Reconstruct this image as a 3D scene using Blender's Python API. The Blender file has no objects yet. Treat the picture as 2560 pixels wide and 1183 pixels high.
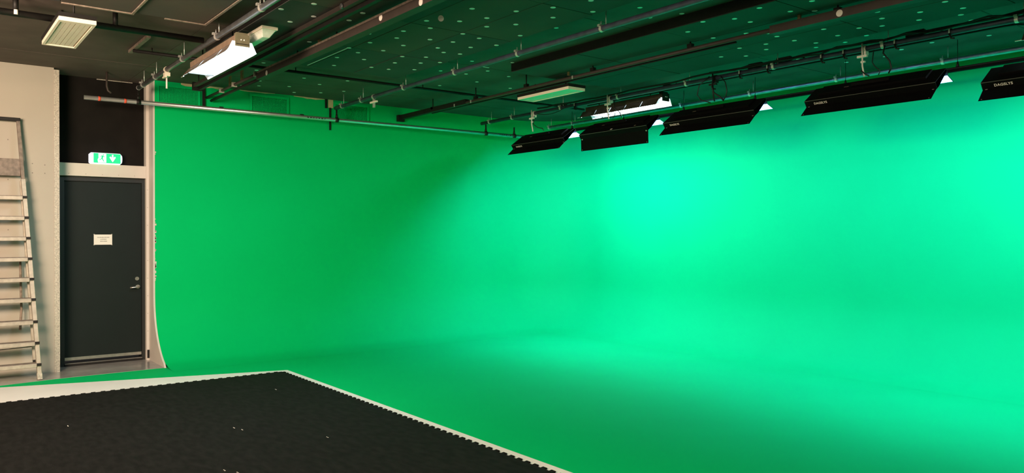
import bpy, bmesh, math, random
from mathutils import Vector, Matrix
random.seed(7)
S = bpy.context.scene
COL = S.collection

# ------------------------------------------------------------------ camera
F_PX, YAW, PITCH, ROLL, CAM_Z = 1947.5, 52.406, -0.176, -0.053, 1.50
yw, pt, rl = (math.radians(a) for a in (YAW, PITCH, ROLL))
fwd = Vector((-math.sin(yw)*math.cos(pt), math.cos(yw)*math.cos(pt), math.sin(pt)))
rgt0 = Vector((math.cos(yw), math.sin(yw), 0)); up0 = rgt0.cross(fwd)
rgt = math.cos(rl)*rgt0 + math.sin(rl)*up0; upv = -math.sin(rl)*rgt0 + math.cos(rl)*up0
cd = bpy.data.cameras.new('camera'); cam = bpy.data.objects.new('camera', cd); COL.objects.link(cam)
cd.sensor_width = 36.0; cd.lens = 36.0*F_PX/2560.0; cd.clip_start = 0.05; cd.clip_end = 100
cam.matrix_world = Matrix(((rgt.x, upv.x, -fwd.x, 0), (rgt.y, upv.y, -fwd.y, 0), (rgt.z, upv.z, -fwd.z, CAM_Z), (0, 0, 0, 1)))
S.camera = cam

# ------------------------------------------------------------------ world, large lights, exposure
W = bpy.data.worlds.new('world'); S.world = W; W.use_nodes = True
W.node_tree.nodes['Background'].inputs[0].default_value = (0.9, 0.85, 0.8, 1)
W.node_tree.nodes['Background'].inputs[1].default_value = 0.02
S.view_settings.view_transform = 'Standard'; S.view_settings.look = 'None'
S.view_settings.gamma = 1.0; S.view_settings.use_curve_mapping = False
S.view_settings.exposure = 0.0

COOL = (0.52, 1.0, 2.25)
CYC_W = 25.0          # each cyclorama floodlight
BANK_W = 38.0         # each ceiling fluorescent bank
WARM = (1.0, 0.74, 0.54)

def area_light(name, loc, direction, sx, sy, watts, color, parent=None, xaxis=None, spread=180):
    l = bpy.data.lights.new(name, 'AREA'); l.shape = 'RECTANGLE'; l.size = sx; l.size_y = sy
    l.energy = watts; l.color = color; l.spread = math.radians(spread)
    o = bpy.data.objects.new(name, l); COL.objects.link(o)
    z = -Vector(direction).normalized()
    x = Vector(xaxis) if xaxis else (Vector((0, 0, 1)).cross(z) if abs(z.z) < .99 else Vector((1, 0, 0)))
    x = (x - z*x.dot(z)).normalized(); y = z.cross(x)
    m = Matrix(((x.x, y.x, z.x, loc[0]), (x.y, y.y, z.y, loc[1]), (x.z, y.z, z.z, loc[2]), (0, 0, 0, 1)))
    o.matrix_world = m
    if parent: o.parent = parent; o.matrix_parent_inverse = Matrix.Translation(parent.location).inverted()
    return o
# the warm working light of the room behind and to the left of the camera
area_light('room_lamp', (-4.6, -1.3, 2.40), (-0.87, 0.36, 0.10), 1.6, 0.9, 192, WARM, spread=150)
area_light('room_lamp', (-2.4, -1.5, 3.1), (-0.32, 0.60, -0.75), 2.0, 1.2, 700, WARM)

# ------------------------------------------------------------------ materials
def mat(name, col, rough=0.6, metal=0.0, spec=0.5, var=0.0, scale=8.0, bump=0.0, bscale=60.0, emit=None, estr=0.0, col2=None, stretch=None):
    m = bpy.data.materials.new(name); m.use_nodes = True
    nt = m.node_tree; b = nt.nodes['Principled BSDF']
    b.inputs['Base Color'].default_value = (*col, 1); b.inputs['Roughness'].default_value = rough
    b.inputs['Metallic'].default_value = metal; b.inputs['Specular IOR Level'].default_value = spec
    if emit:
        b.inputs['Emission Color'].default_value = (*emit, 1); b.inputs['Emission Strength'].default_value = estr
    tc = nt.nodes.new('ShaderNodeTexCoord'); vec = tc.outputs['Object']
    if stretch:
        mp = nt.nodes.new('ShaderNodeMapping'); mp.inputs['Scale'].default_value = stretch
        nt.links.new(vec, mp.inputs['Vector']); vec = mp.outputs['Vector']
    if var or col2:
        n = nt.nodes.new('ShaderNodeTexNoise'); n.inputs['Scale'].default_value = scale; n.inputs['Detail'].default_value = 4
        nt.links.new(vec, n.inputs['Vector'])
        r = nt.nodes.new('ShaderNodeValToRGB')
        c2 = col2 if col2 else tuple(min(1, c*(1+var)) for c in col)
        c1 = col if col2 else tuple(c*(1-var) for c in col)
        r.color_ramp.elements[0].position = 0.35; r.color_ramp.elements[1].position = 0.68
        r.color_ramp.elements[0].color = (*c1, 1); r.color_ramp.elements[1].color = (*c2, 1)
        nt.links.new(n.outputs['Fac'], r.inputs['Fac']); nt.links.new(r.outputs['Color'], b.inputs['Base Color'])
    if bump:
        n2 = nt.nodes.new('ShaderNodeTexNoise'); n2.inputs['Scale'].default_value = bscale; n2.inputs['Detail'].default_value = 3
        nt.links.new(vec, n2.inputs['Vector'])
        bp = nt.nodes.new('ShaderNodeBump'); bp.inputs['Strength'].default_value = bump; bp.inputs['Distance'].default_value = 0.004
        nt.links.new(n2.outputs['Fac'], bp.inputs['Height']); nt.links.new(bp.outputs['Normal'], b.inputs['Normal'])
    return m
M = {}
M['green'] = mat('chroma_green_paint', (0.0, 0.47, 0.128), 0.75, spec=0.06, var=0.02, scale=1.5, bump=0.05, bscale=120)
M['ceil'] = mat('dark_ceiling_board', (0.118, 0.090, 0.077), 0.8, spec=0.2, var=0.12, scale=3, bump=0.1, bscale=90)
M['panel'] = mat('charcoal_acoustic_panel', (0.070, 0.074, 0.068), 0.85, spec=0.2, var=0.10, scale=1.7, bump=0.15, bscale=150, col2=None)
M['panel_b'] = mat('scuffed_acoustic_panel', (0.072, 0.074, 0.066), 0.85, spec=0.2, scale=1.1, bump=0.15, bscale=150, col2=(0.115, 0.090, 0.072))
M['gap'] = mat('panel_carrier', (0.34, 0.36, 0.33), 0.7)
M['black'] = mat('black_paint', (0.010, 0.009, 0.008), 0.55, spec=0.3, var=0.2, scale=20)
M['blackwall'] = mat('black_wall_paint', (0.0075, 0.0062, 0.0050), 0.8, spec=0.15, var=0.2, scale=5, bump=0.1)
M['beige'] = mat('cream_wall_paint', (0.44, 0.40, 0.34), 0.6, spec=0.3, var=0.03, scale=2, bump=0.08, bscale=80)
M['trim'] = mat('cream_trim_paint', (0.62, 0.57, 0.51), 0.5, spec=0.35, var=0.03, scale=6)
M['ply'] = mat('bare_board_edge', (0.58, 0.46, 0.26), 0.8, var=0.1, scale=14)
M['bead'] = mat('galvanised_bead', (0.50, 0.46, 0.39), 0.55, metal=0.2, var=0.25, scale=70)
M['grey'] = mat('grey_floor_paint', (0.29, 0.275, 0.25), 0.16, spec=0.5, var=0.10, scale=6)
M['white'] = mat('white_floor_paint', (0.80, 0.77, 0.72), 0.5, spec=0.3, var=0.02, scale=3)
M['mat'] = mat('black_rubber_mat', (0.0042, 0.0038, 0.0034), 0.9, spec=0.12, scale=9, col2=(0.0098, 0.0090, 0.0083), bump=0.35, bscale=180, stretch=(1.0, 2.2, 1))
M['door'] = mat('charcoal_door_paint', (0.0085, 0.0145, 0.0135), 0.5, spec=0.2, var=0.05, scale=4, bump=0.06, bscale=200)
M['frame'] = mat('black_door_frame', (0.018, 0.020, 0.019), 0.45, spec=0.4)
M['steel'] = mat('brushed_steel', (0.62, 0.60, 0.55), 0.32, metal=0.9, var=0.08, scale=30)
M['alu'] = mat('worn_aluminium', (0.47, 0.43, 0.36), 0.45, metal=0.35, var=0.12, scale=22)
M['alutop'] = mat('worn_tread', (0.22, 0.18, 0.15), 0.6, metal=0.2, var=0.25, scale=25)
M['zinc'] = mat('zinc_clamp', (0.72, 0.72, 0.68), 0.35, metal=0.6, var=0.1, scale=40)
M['pipe'] = mat('galvanised_pipe', (0.22, 0.23, 0.245), 0.42, metal=0.75, var=0.18, scale=18)
M['pipedk'] = mat('dark_blue_pipe', (0.10, 0.115, 0.18), 0.45, metal=0.35, var=0.2, scale=14)
M['pipenavy'] = mat('navy_pipe', (0.045, 0.058, 0.095), 0.45, metal=0.35, var=0.2, scale=14)
M['pipeblue'] = mat('blue_grey_pipe', (0.30, 0.38, 0.46), 0.34, metal=0.9, var=0.15, scale=14)
M['brownshell'] = mat('dark_brown_shell', (0.075, 0.055, 0.035), 0.5, metal=0.2, var=0.12, scale=16)
M['pipeal'] = mat('bare_aluminium_pipe', (0.66, 0.72, 0.70), 0.34, metal=0.88, var=0.05, scale=14)
M['brown'] = mat('brown_trunking', (0.042, 0.031, 0.026), 0.6, var=0.12, scale=10)
M['brownedge'] = mat('worn_brown_edge', (0.24, 0.19, 0.15), 0.6, var=0.3, scale=30)
M['disc'] = mat('white_disc', (0.93, 0.93, 0.90), 0.6)
M['disc_w'] = mat('white_sticker', (0.85, 0.79, 0.72), 0.6)
M['housing'] = mat('fixture_black', (0.0032, 0.0032, 0.0032), 0.65, spec=0.08, var=0.15, scale=30)
M['endplate'] = mat('dark_grey_end_plate', (0.05, 0.055, 0.06), 0.5)
M['edge'] = mat('fixture_worn_edge', (0.11, 0.10, 0.09), 0.5)
M['reflect'] = mat('white_reflector', (0.86, 0.88, 0.90), 0.35, spec=0.5)
M['print'] = mat('white_print', (0.88, 0.85, 0.78), 0.6)
M['printdim'] = mat('dim_print', (0.16, 0.13, 0.10), 0.6)
M['tube'] = mat('lit_tube', (0.9, 0.95, 1.0), 0.4, emit=(0.80, 0.97, 1.0), estr=14.0)
M['floodtube'] = mat('lit_flood_tube', (0.9, 0.95, 1.0), 0.4, emit=(0.70, 0.95, 1.0), estr=5.0)
M['endglow'] = mat('glowing_diffuser_end', (0.9, 0.95, 1.0), 0.5, emit=(0.85, 0.96, 1.0), estr=1.6)
M['bankside'] = mat('tan_bank_shell', (0.30, 0.215, 0.155), 0.45, metal=0.25, var=0.12, scale=16)
M['bankcap'] = mat('olive_end_cap', (0.22, 0.20, 0.13), 0.5, metal=0.2, var=0.1, scale=25)
M['lamp'] = mat('lamp_cream', (0.88, 0.80, 0.64), 0.45, var=0.02, scale=10)
M['lampgap'] = mat('lamp_groove', (0.30, 0.27, 0.20), 0.6)
M['prism'] = mat('prismatic_cover', (0.70, 0.74, 0.64), 0.25, spec=0.6, var=0.06, scale=50)
M['signwhite'] = mat('sign_body', (0.9, 0.9, 0.95), 0.35, emit=(0.86, 0.90, 1.0), estr=0.9)
M['signgreen'] = mat('sign_green', (0.0, 0.45, 0.18), 0.4, emit=(0.0, 0.62, 0.22), estr=0.85)
M['signpict'] = mat('sign_pictogram', (0.9, 0.95, 0.95), 0.4, emit=(0.85, 1.0, 0.98), estr=1.1)
M['paper'] = mat('paper', (0.78, 0.75, 0.69), 0.8)
M['ink'] = mat('grey_ink', (0.22, 0.20, 0.18), 0.8)
M['cable'] = mat('black_cable', (0.006, 0.006, 0.006), 0.55)
M['red'] = mat('red_tape', (0.80, 0.10, 0.05), 0.6)
M['brass'] = mat('brass_bracket', (0.22, 0.17, 0.07), 0.5, metal=0.4, var=0.2, scale=40)
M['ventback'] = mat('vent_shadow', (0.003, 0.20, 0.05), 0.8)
M['darkwall'] = mat('rear_wall_paint', (0.30, 0.27, 0.22), 0.8)

# ------------------------------------------------------------------ helpers
def tag(o, label=None, cat=None, group=None, kind=None):
    if label: o['label'] = label
    if cat: o['category'] = cat
    if group: o['group'] = group
    if kind: o['kind'] = kind
    return o
def thing(name, label, cat, loc=(0, 0, 0), group=None, kind=None):
    o = bpy.data.objects.new(name, None); COL.objects.link(o); o.location = loc; o.empty_display_size = .1
    return tag(o, label, cat, group, kind)
def link(name, me, m, parent=None, loc=(0, 0, 0)):
    o = bpy.data.objects.new(name, me); COL.objects.link(o)
    if m is not None and not me.materials: me.materials.append(M[m])
    if parent: o.parent = parent
    o.location = loc
    return o
class MB:
    """collects geometry in world coordinates; build() stores it relative to its parent"""
    def __init__(s): s.bm = bmesh.new()
    def box(s, x0, x1, y0, y1, z0, z1):
        v = [s.bm.verts.new(c) for c in ((x0,y0,z0),(x1,y0,z0),(x1,y1,z0),(x0,y1,z0),(x0,y0,z1),(x1,y0,z1),(x1,y1,z1),(x0,y1,z1))]
        for f in ((3,2,1,0),(4,5,6,7),(0,1,5,4),(1,2,6,5),(2,3,7,6),(3,0,4,7)): s.bm.faces.new([v[i] for i in f])
        return s
    def obox(s, c, ax, ay, az):
        """oriented box: centre and three half-extent vectors"""
        c, ax, ay, az = (Vector(q) for q in (c, ax, ay, az))
        P = [c-ax-ay-az, c+ax-ay-az, c+ax+ay-az, c-ax+ay-az, c-ax-ay+az, c+ax-ay+az, c+ax+ay+az, c-ax+ay+az]
        v = [s.bm.verts.new(p) for p in P]
        for f in ((3,2,1,0),(4,5,6,7),(0,1,5,4),(1,2,6,5),(2,3,7,6),(3,0,4,7)): s.bm.faces.new([v[i] for i in f])
        return s
    def bar(s, a, b, w, h, upd=(0, 0, 1)):
        a, b = Vector(a), Vector(b); d = (b-a); L = d.length; d.normalize()
        u = Vector(upd); side = d.cross(u)
        if side.length < 1e-4: side = d.cross(Vector((1, 0, 0)))
        side.normalize(); u = side.cross(d)
        return s.obox((a+b)/2, d*L/2, side*w/2, u*h/2)
    def tube(s, pts, r, n=10, cap=True):
        pts = [Vector(p) for p in pts]; rings = []
        t0 = (pts[1]-pts[0]).normalized(); ref = Vector((0, 0, 1)) if abs(t0.z) < .9 else Vector((1, 0, 0))
        u = t0.cross(ref).normalized()
        for i, p in enumerate(pts):
            t = ((pts[min(i+1, len(pts)-1)]-pts[max(i-1, 0)])).normalized()
            u = (u - t*u.dot(t)).normalized(); w = t.cross(u)
            rr = r[i] if isinstance(r, (list, tuple)) else r
            rings.append([s.bm.verts.new(p + u*math.cos(2*math.pi*k/n)*rr + w*math.sin(2*math.pi*k/n)*rr) for k in range(n)])
        for a, b in zip(rings, rings[1:]):
            for k in range(n):
                f = s.bm.faces.new((a[k], a[(k+1) % n], b[(k+1) % n], b[k])); f.smooth = True
        if cap: s.bm.faces.new(rings[0][::-1]); s.bm.faces.new(rings[-1])
        return s
    def prism(s, prof, x0, x1, axis='x'):
        """closed profile extruded between x0 and x1 along an axis; the profile holds the other two coordinates in order"""
        def P(q, t): return {'x': (t, q[0], q[1]), 'y': (q[0], t, q[1]), 'z': (q[0], q[1], t)}[axis]
        a = [s.bm.verts.new(P(q, x0)) for q in prof]; b = [s.bm.verts.new(P(q, x1)) for q in prof]
        n = len(prof)
        s.bm.faces.new(a); s.bm.faces.new(b[::-1])
        for i in range(n): s.bm.faces.new((a[i], b[i], b[(i+1) % n], a[(i+1) % n]))
        return s
    def grid(s, rows, smooth=True):
        V = [[s.bm.verts.new(p) for p in r] for r in rows]
        for a, b in zip(V, V[1:]):
            for i in range(len(a)-1):
                f = s.bm.faces.new((a[i], a[i+1], b[i+1], b[i])); f.smooth = smooth
        return s
    def disc(s, c, r, normal=(0, 0, -1), th=0.002, n=12):
        c = Vector(c); nn = Vector(normal).normalized(); ref = Vector((1, 0, 0)) if abs(nn.x) < .9 else Vector((0, 1, 0))
        u = nn.cross(ref).normalized(); w = nn.cross(u)
        a = [s.bm.verts.new(c + (u*math.cos(2*math.pi*k/n)+w*math.sin(2*math.pi*k/n))*r) for k in range(n)]
        b = [s.bm.verts.new(v.co + nn*th) for v in a]
        s.bm.faces.new(b); s.bm.faces.new(a[::-1])
        for k in range(n): s.bm.faces.new((a[k], a[(k+1) % n], b[(k+1) % n], b[k]))
        return s
    def build(s, name, m, parent=None, bevel=0.0, fix=True):
        if bevel:
            bmesh.ops.bevel(s.bm, geom=list(s.bm.edges), offset=bevel, segments=1, affect='EDGES', clamp_overlap=True)
        if fix: bmesh.ops.recalc_face_normals(s.bm, faces=list(s.bm.faces))
        org = Vector((0, 0, 0)); p = parent
        while p: org += p.location; p = p.parent
        if parent is None:
            # own origin at the bottom centre of the piece
            c = [v.co for v in s.bm.verts]
            org = Vector(((min(v.x for v in c)+max(v.x for v in c))/2, (min(v.y for v in c)+max(v.y for v in c))/2, min(v.z for v in c)))
        for v in s.bm.verts: v.co -= org
        me = bpy.data.meshes.new(name); s.bm.to_mesh(me); s.bm.free()
        return link(name, me, m, parent, org if parent is None else (0, 0, 0))
def text_mesh(name, body, size, m, parent, origin, xd, yd, depth=0.0006, bold=0.0, shear=0.0, spacing=1.0):
    c = bpy.data.curves.new(name, 'FONT'); c.body = body; c.size = size; c.extrude = depth; c.offset = bold; c.shear = shear
    c.space_character = spacing; c.resolution_u = 3
    o = bpy.data.objects.new(name, c); COL.objects.link(o)
    bpy.context.view_layer.update()
    me = bpy.data.meshes.new_from_object(o.evaluated_get(bpy.context.evaluated_depsgraph_get()))
    bpy.data.objects.remove(o); bpy.data.curves.remove(c)
    xd, yd = Vector(xd).normalized(), Vector(yd).normalized(); zd = xd.cross(yd)
    org = Vector((0, 0, 0)); p = parent
    while p: org += p.location; p = p.parent
    for v in me.vertices: v.co = Vector(origin) + xd*v.co.x + yd*v.co.y + zd*v.co.z - org
    me.materials.clear(); return link(name, me, m, parent)
def mesh_copy(name, src, loc, parent):
    o = bpy.data.objects.new(name, src); COL.objects.link(o); o.parent = parent; o.location = loc; return o

# ================================================================== THE ROOM
H = 3.31                       # ceiling
XC, YB = -9.80, 8.45           # cyclorama left wall and back wall planes
Y0 = 2.258                     # where the cyclorama ends beside the door
RC = 1.0                       # corner radius

# profile of the sweep: (offset from wall, height)
prof = [(0, H), (0, 2.6), (0, 1.9), (0, 1.3), (0, 0.95), (0, 0.78)]
R_, h_ = 0.82, 0.78
for k in range(1, 15):
    o = 0.46*(k/14)**1.6
    prof.append((o, h_-math.sqrt(R_*R_-(R_-o)**2)))
zl = prof[-1][1]
for k in range(1, 6):
    t = k/5; prof.append((0.46+0.34*t, zl*(1-t)**1.9))
path = []
for k in range(8): path.append((XC, Y0+(YB-RC-Y0)*k/7, 1, 0))
for k in range(1, 16):
    a = math.pi/2*k/16; path.append((XC+RC-RC*math.cos(a), YB-RC+RC*math.sin(a), math.cos(a), -math.sin(a)))
for k in range(8): path.append((XC+RC+(3.6-XC-RC)*k/7, YB, 0, -1))
b = MB(); b.grid([[(px+nx*o, py+ny*o, z+0.0005) for (o, z) in prof] for (px, py, nx, ny) in path])
cyc = b.build('wall_cyclorama', 'green', fix=False)
tag(cyc, 'curved seamless green cyclorama wall sweeping into the floor', kind='structure')
# normals toward the room
bm = bmesh.new(); bm.from_mesh(cyc.data); bmesh.ops.recalc_face_normals(bm, faces=list(bm.faces))
if sum(f.normal.x for f in bm.faces) < 0: bmesh.ops.reverse_faces(bm, faces=list(bm.faces))
for f in bm.faces: f.smooth = True
bm.to_mesh(cyc.data); bm.free()

tag(MB().box(-10.4, 3.6, -4.5, YB, -0.06, 0.0).build('floor', 'green'), 'flat chroma green studio floor', kind='structure')
b = MB(); b.prism([(-10.4, -4.5), (-9.20, -4.5), (-9.20, 0.6), (-9.29, 1.22), (-9.315, 2.256), (-10.2, 2.256), (-10.4, 2.256)], 0.0, 0.004, 'z')
tag(b.build('floor_grey', 'grey'), 'glossy grey painted floor strip before the dark door', kind='structure')
b = MB(); b.prism([(-9.198, -4.4), (3.4, -4.4), (3.4, 3.276), (-8.315, 3.276), (-9.198, 0.34)], 0.0, 0.003, 'z')
tag(b.build('floor_white', 'white'), 'white painted floor border around the black mat', kind='structure')

# white wall left of the door, with its corner bead
wl = tag(MB().box(-10.4, -9.73, -4.5, 1.222, 0.0, H).build('wall_left', 'beige'), 'cream painted wall behind the aluminium ladder', kind='structure')
b = MB().box(-9.745, -9.724, 1.222, 1.272, 0.0, H-0.02)
cb = b.build('corner_bead', 'bead', wl)
tag(cb, 'perforated grey metal corner bead')
b = MB()
for k in range(34): b.disc((-9.7235, 1.258, 0.12+k*0.094), 0.004, (1, 0, 0), 0.001, 8)
b.build('bead_holes', 'ink', cb)
b = MB()
for yy, zz in ((1.02, 2.26), (1.02, 2.16), (1.135, 2.25), (1.135, 2.16), (0.80, 2.5), (0.80, 2.08), (0.80, 1.55)): b.disc((-9.7298, yy, zz), 0.006, (1, 0, 0), 0.001, 8)
b.build('screw_holes', 'ink', wl)
# recessed wall with the door
tag(MB().box(-10.4, -10.105, 1.27, 2.256, 2.295, H).build('wall_door', 'blackwall'), 'black painted wall above the door', kind='structure')
tr = tag(MB().box(-10.4, -10.0, 1.272, 2.205, 2.166, 2.31).build('trim_1', 'trim'), 'cream painted beam over the door carrying the exit sign', kind='structure')
b = MB()
for k in range(5): b.disc((-9.9999, 1.40+k*0.17, 2.19), 0.004, (1, 0, 0), 0.001, 8)
b.build('nail_heads', 'ink', tr)
t2 = tag(MB().box(-10.4, -10.0, 2.206, 2.2375, 0.0, H).build('trim_2', 'trim'), 'cream painted jamb strip right of the door', kind='structure')
b = MB()
for k in range(9): b.disc((-9.9999, 2.222, 0.35+k*0.21), 0.004, (1, 0, 0), 0.001, 8)
b.build('nail_heads', 'ink', t2)
MB().box(-9.9998, -9.985, 2.214, 2.234, 0.03, 0.125).build('floor_bolt', 'black', t2)
tag(MB().box(-10.4, -10.02, 1.272, 1.312, 0.11, 2.166).build('trim_3', 'trim'), 'thin cream jamb strip left of the door', kind='structure')
# profile-cut end panel of the cyclorama
pp = [(-10.0, 0.0), (-10.0, H)] + [(XC+o, z) for (o, z) in prof if o < 0.50 and z > 0.004] + [(XC+0.50, 0.0)]
tag(MB().prism(pp, Y0-0.02, Y0-0.0005, 'y').build('trim_4', 'trim'), 'cream end board cut to the curve of the green wall', kind='structure')
# green brush marks spilling over that edge are left as painted wall edge; ragged unpainted strip at the wall head
def ragged(y0, y1, h, seed):
    rnd = random.Random(seed); n = max(3, int((y1-y0)/0.06)); b = MB(); top = []; bot = []
    for k in range(n+1):
        y = y0+(y1-y0)*k/n; top.append((XC+0.004, y, H)); bot.append((XC+0.004, y, H-h*(0.55+0.6*rnd.random())*(0.5 if k in (0, n) else 1)))
    b.grid([top, bot], smooth=False); return b
for (a, c, h) in ((2.55, 2.70, 0.045), (2.78, 3.05, 0.03), (3.24, 3.70, 0.014), (3.95, 4.38, 0.020)):
    ragged(a, c, h, int(a*100)).build('unpainted_patch', 'ply', cyc)
MB().box(XC+0.002, XC+0.006, 4.43, 4.50, 3.20, H).build('unpainted_patch', 'ply', cyc)
rnd = random.Random(31); b = MB()
for k in range(26):
    z = rnd.choice((1.0, 1.15, 1.35, 1.5, 1.62, 2.4))+rnd.uniform(-0.06, 0.06); w = rnd.uniform(0.003, 0.014); h = rnd.uniform(0.006, 0.03)
    b.box(XC+0.0005, XC+0.0022, Y0+0.0005, Y0+0.001+w, z, z+h)
b.build('unpainted_flecks', 'trim', cyc)

# ceiling of long boards
ce = tag(MB().box(-10.4, 3.6, -4.5, 8.5, H+0.022, H+0.08).build('ceiling', 'gap'), 'dark painted board ceiling of the studio', kind='structure')
xs = [-10.4, -9.02, -7.96, -6.90, -5.85, -4.80, -3.74, -2.69, -1.63, -0.58, 0.48, 1.53, 2.58, 3.6]
boards = []
for i, (a, c) in enumerate(zip(xs, xs[1:])):
    dz = 0.0015*(i % 2)
    for (ya, yb) in ((-4.5, 2.02), (2.02, 8.46)):
        o = MB().box(a+0.002, c-0.002, ya+0.002, yb-0.002, H+dz, H+0.021).build('ceiling_board', 'ceil', ce)
        boards.append((a, c, ya, yb, o))
for n_, args in dict(wall_rear=(-10.4, 3.6, -4.6, -4.5, 0, H), wall_right=(3.6, 3.7, -4.5, 8.5, 0, H)).items():
    tag(MB().box(*args).build(n_, 'darkwall'), {'wall_rear': 'plain wall behind the camera', 'wall_right': 'plain wall at the far right of the studio'}[n_], kind='structure')

# ------------------------------------------------------------------ hanging acoustic rafts
DZ = 3.22
def raft(label, x0, xsm, ys, seed, scuff=0.35):
    x1 = xsm[-1]
    t = thing('acoustic_raft', label, 'ceiling panel', ((x0+x1)/2, (ys[0]+ys[-1])/2, DZ), 'acoustic rafts under the ceiling')
    MB().box(x0+0.03, x1, ys[0]+0.03, ys[-1]-0.03, DZ+0.010, H-0.001).build('carrier_frame', 'gap', t)
    MB().box(x0, x1, ys[0], ys[0]+0.025, DZ+0.010, H-0.001).build('near_fascia', 'black', t)
    MB().box(x0, x0+0.025, ys[0]+0.026, ys[-1], DZ+0.010, H-0.001).build('end_fascia', 'panel', t)
    rnd = random.Random(seed); out = []
    xe = [x0]+xsm
    for i in range(len(xe)-1):
        for j in range(len(ys)-1):
            dz = rnd.uniform(0, 0.003)
            o = MB().box(xe[i]+0.004, xe[i+1]-0.004, ys[j]+0.0035, ys[j+1]-0.0035, DZ+dz, DZ+0.0098).build('panel', 'panel_b' if rnd.random() < scuff else 'panel', t, bevel=0.0015)
            out.append((xe[i], xe[i+1], ys[j], ys[j+1], o, DZ+dz))
    return t, out
XS = [-6.59, -5.53, -4.47, -3.37, -2.32, -1.27, -0.22, 0.83, 1.88, 2.93]
r1, p1 = raft('scuffed brownish raft of ceiling panels nearest the camera, over the black mat', -6.60, XS[1:], [-1.15, -0.64, -0.14, 0.37, 0.87, 1.36, 1.90], 3, 0.7)
r2, p2 = raft('dark raft of dotted ceiling panels between the grey pipe and the blue pipe', -7.60, XS, [2.20, 2.71, 3.22, 3.73, 4.25], 5, 0.45)
r3, p3 = raft('dark raft of dotted ceiling panels with black front edge above the floodlights', -6.57, XS[1:], [5.05, 5.55, 6.04, 6.55], 8, 0.0)
# pale edge strips on the first raft
for args in ((-6.625, -6.602, 0.88, 1.375, 3.213, 3.232), (-6.60, -5.2, 1.352, 1.368, 3.209, 3.219), (-6.625, -6.602, 1.6, 1.90, 3.217, 3.226)):
    MB().box(*args).build('edge_strip', 'brownedge', r1)
MB().box(-6.625, -5.6, 1.902, 1.92, 3.216, 3.236).build('edge_strip', 'brownedge', r1)
# yellow scribble on a panel
# ------------------------------------------------------------------ white marker discs
DOTS_C = [(-6.71,4.64),(-7.32,4.64),(-5.18,4.48),(-6.51,5.02),(-6.64,4.85),(-7.01,5.06),(-7.29,4.96),(-7.65,4.85),(-7.11,5.43),(-7.59,5.32),(-8.05,5.09),(-7.67,5.88),(-4.31,4.61),(-4.05,4.82),(-4.22,5.01),(-4.46,4.89),(-3.66,6.9),(-3.91,6.98),(-4.19,6.95),(-3.81,7.4),(-4.35,7.34),(-4.12,7.44),(-3.73,7.7),(-3.98,7.87),(-4.36,7.81),(-4.59,7.28),(-2.86,7.12),(-2.72,7.42),(-3.18,7.41),(-2.98,7.79),(-3.42,7.65),(-9.09,3.25),(-9.51,3.18),(-9.4,3.35),(-8.62,3.6),(-8.87,3.9),(-9.22,3.66),(-9.56,3.86),(-9.38,4.14),(-9.11,4.33),(-8.46,4.07),(-8.11,2.94),(-8.52,3.01)]
DOTS_P = [(-5.51,2.38),(-5.8,2.24),(-5.84,2.52),(-6.1,2.43),(-6.47,2.33),(-6.63,2.82),(-6.87,3.05),(-5.51,2.78),(-5.77,2.79),(-4.9,3.39),(-5.04,3.63),(-5.4,3.29),(-5.25,3.51),(-5.25,3.78),(-5.57,3.43),(-5.79,3.3),(-5.56,3.75),(-6.05,3.11),(-6.03,3.37),(-5.9,3.63),(-5.6,3.95),(-5.85,3.84),(-6.32,3.26),(-6.23,3.55),(-6.12,3.85),(-5.92,4.08),(-6.62,3.2),(-6.52,3.5),(-6.24,3.99),(-6.74,3.35),(-6.2,4.15),(-6.62,3.76),(-6.51,3.96),(-7.05,3.28),(-6.97,3.53),(-6.62,4.19),(-6.91,3.84),(-6.76,4.05),(-7.24,3.75),(-7.22,3.94),(-7.07,4.16),(-4.2,3.97),(-4.5,3.86),(-4.75,3.7),(-4.4,4.18),(-4.71,4.04),(-5.05,3.93),(-5.31,4.18),(-5.71,4.22),(-7.4,3.41),(-3.55,5.11),(-4.06,5.08),(-3.85,5.21),(-3.83,5.39),(-4.34,5.23),(-4.34,5.57),(-4.07,5.67),(-3.95,5.82),(-3.97,5.97),(-4.19,6.13),(-4.43,6.07),(-4.31,6.31),(-4.76,6.23),(-4.59,6.39),(-3.21,5.27),(-3.46,5.38),(-3.12,5.66),(-3.34,5.52),(-3.06,5.93),(-3.13,6.14),(-2.86,6.2),(-3.24,6.36),(-3.59,6.07),(-3.39,6.27),(-2.97,6.42),(-3.63,6.36),(-3.96,6.22),(-3.89,6.45),(-2.62,6.07),(-2.61,6.35),(-2.7,6.53)]
bm = bmesh.new()
va = [bm.verts.new((0.021*math.cos(2*math.pi*k/14), 0.021*math.sin(2*math.pi*k/14), 0)) for k in range(14)]
vb = [bm.verts.new((v.co.x, v.co.y, -0.002)) for v in va]
bm.faces.new(va); bm.faces.new(vb[::-1])
for k in range(14): bm.faces.new((va[k], vb[k], vb[(k+1) % 14], va[(k+1) % 14]))
bmesh.ops.recalc_face_normals(bm, faces=list(bm.faces))
dot_me = bpy.data.meshes.new('marker_dot'); bm.to_mesh(dot_me); bm.free(); dot_me.materials.append(M['disc'])
def wloc(o):
    v = Vector((0, 0, 0))
    while o: v += o.location; o = o.parent
    return v
for (x, y) in DOTS_P:
    for (a, c, d, e, o, z) in p1+p2+p3:
        if a <= x < c and d <= y < e:
            mesh_copy('marker_dot', dot_me, Vector((x, y, z-0.0002))-wloc(o), o); break
for (x, y) in DOTS_C:
    for (a, c, d, e, o) in boards:
        if a <= x < c and d <= y < e:
            mesh_copy('marker_dot', dot_me, Vector((x, y, H-0.0002))-wloc(o), o); break
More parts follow.
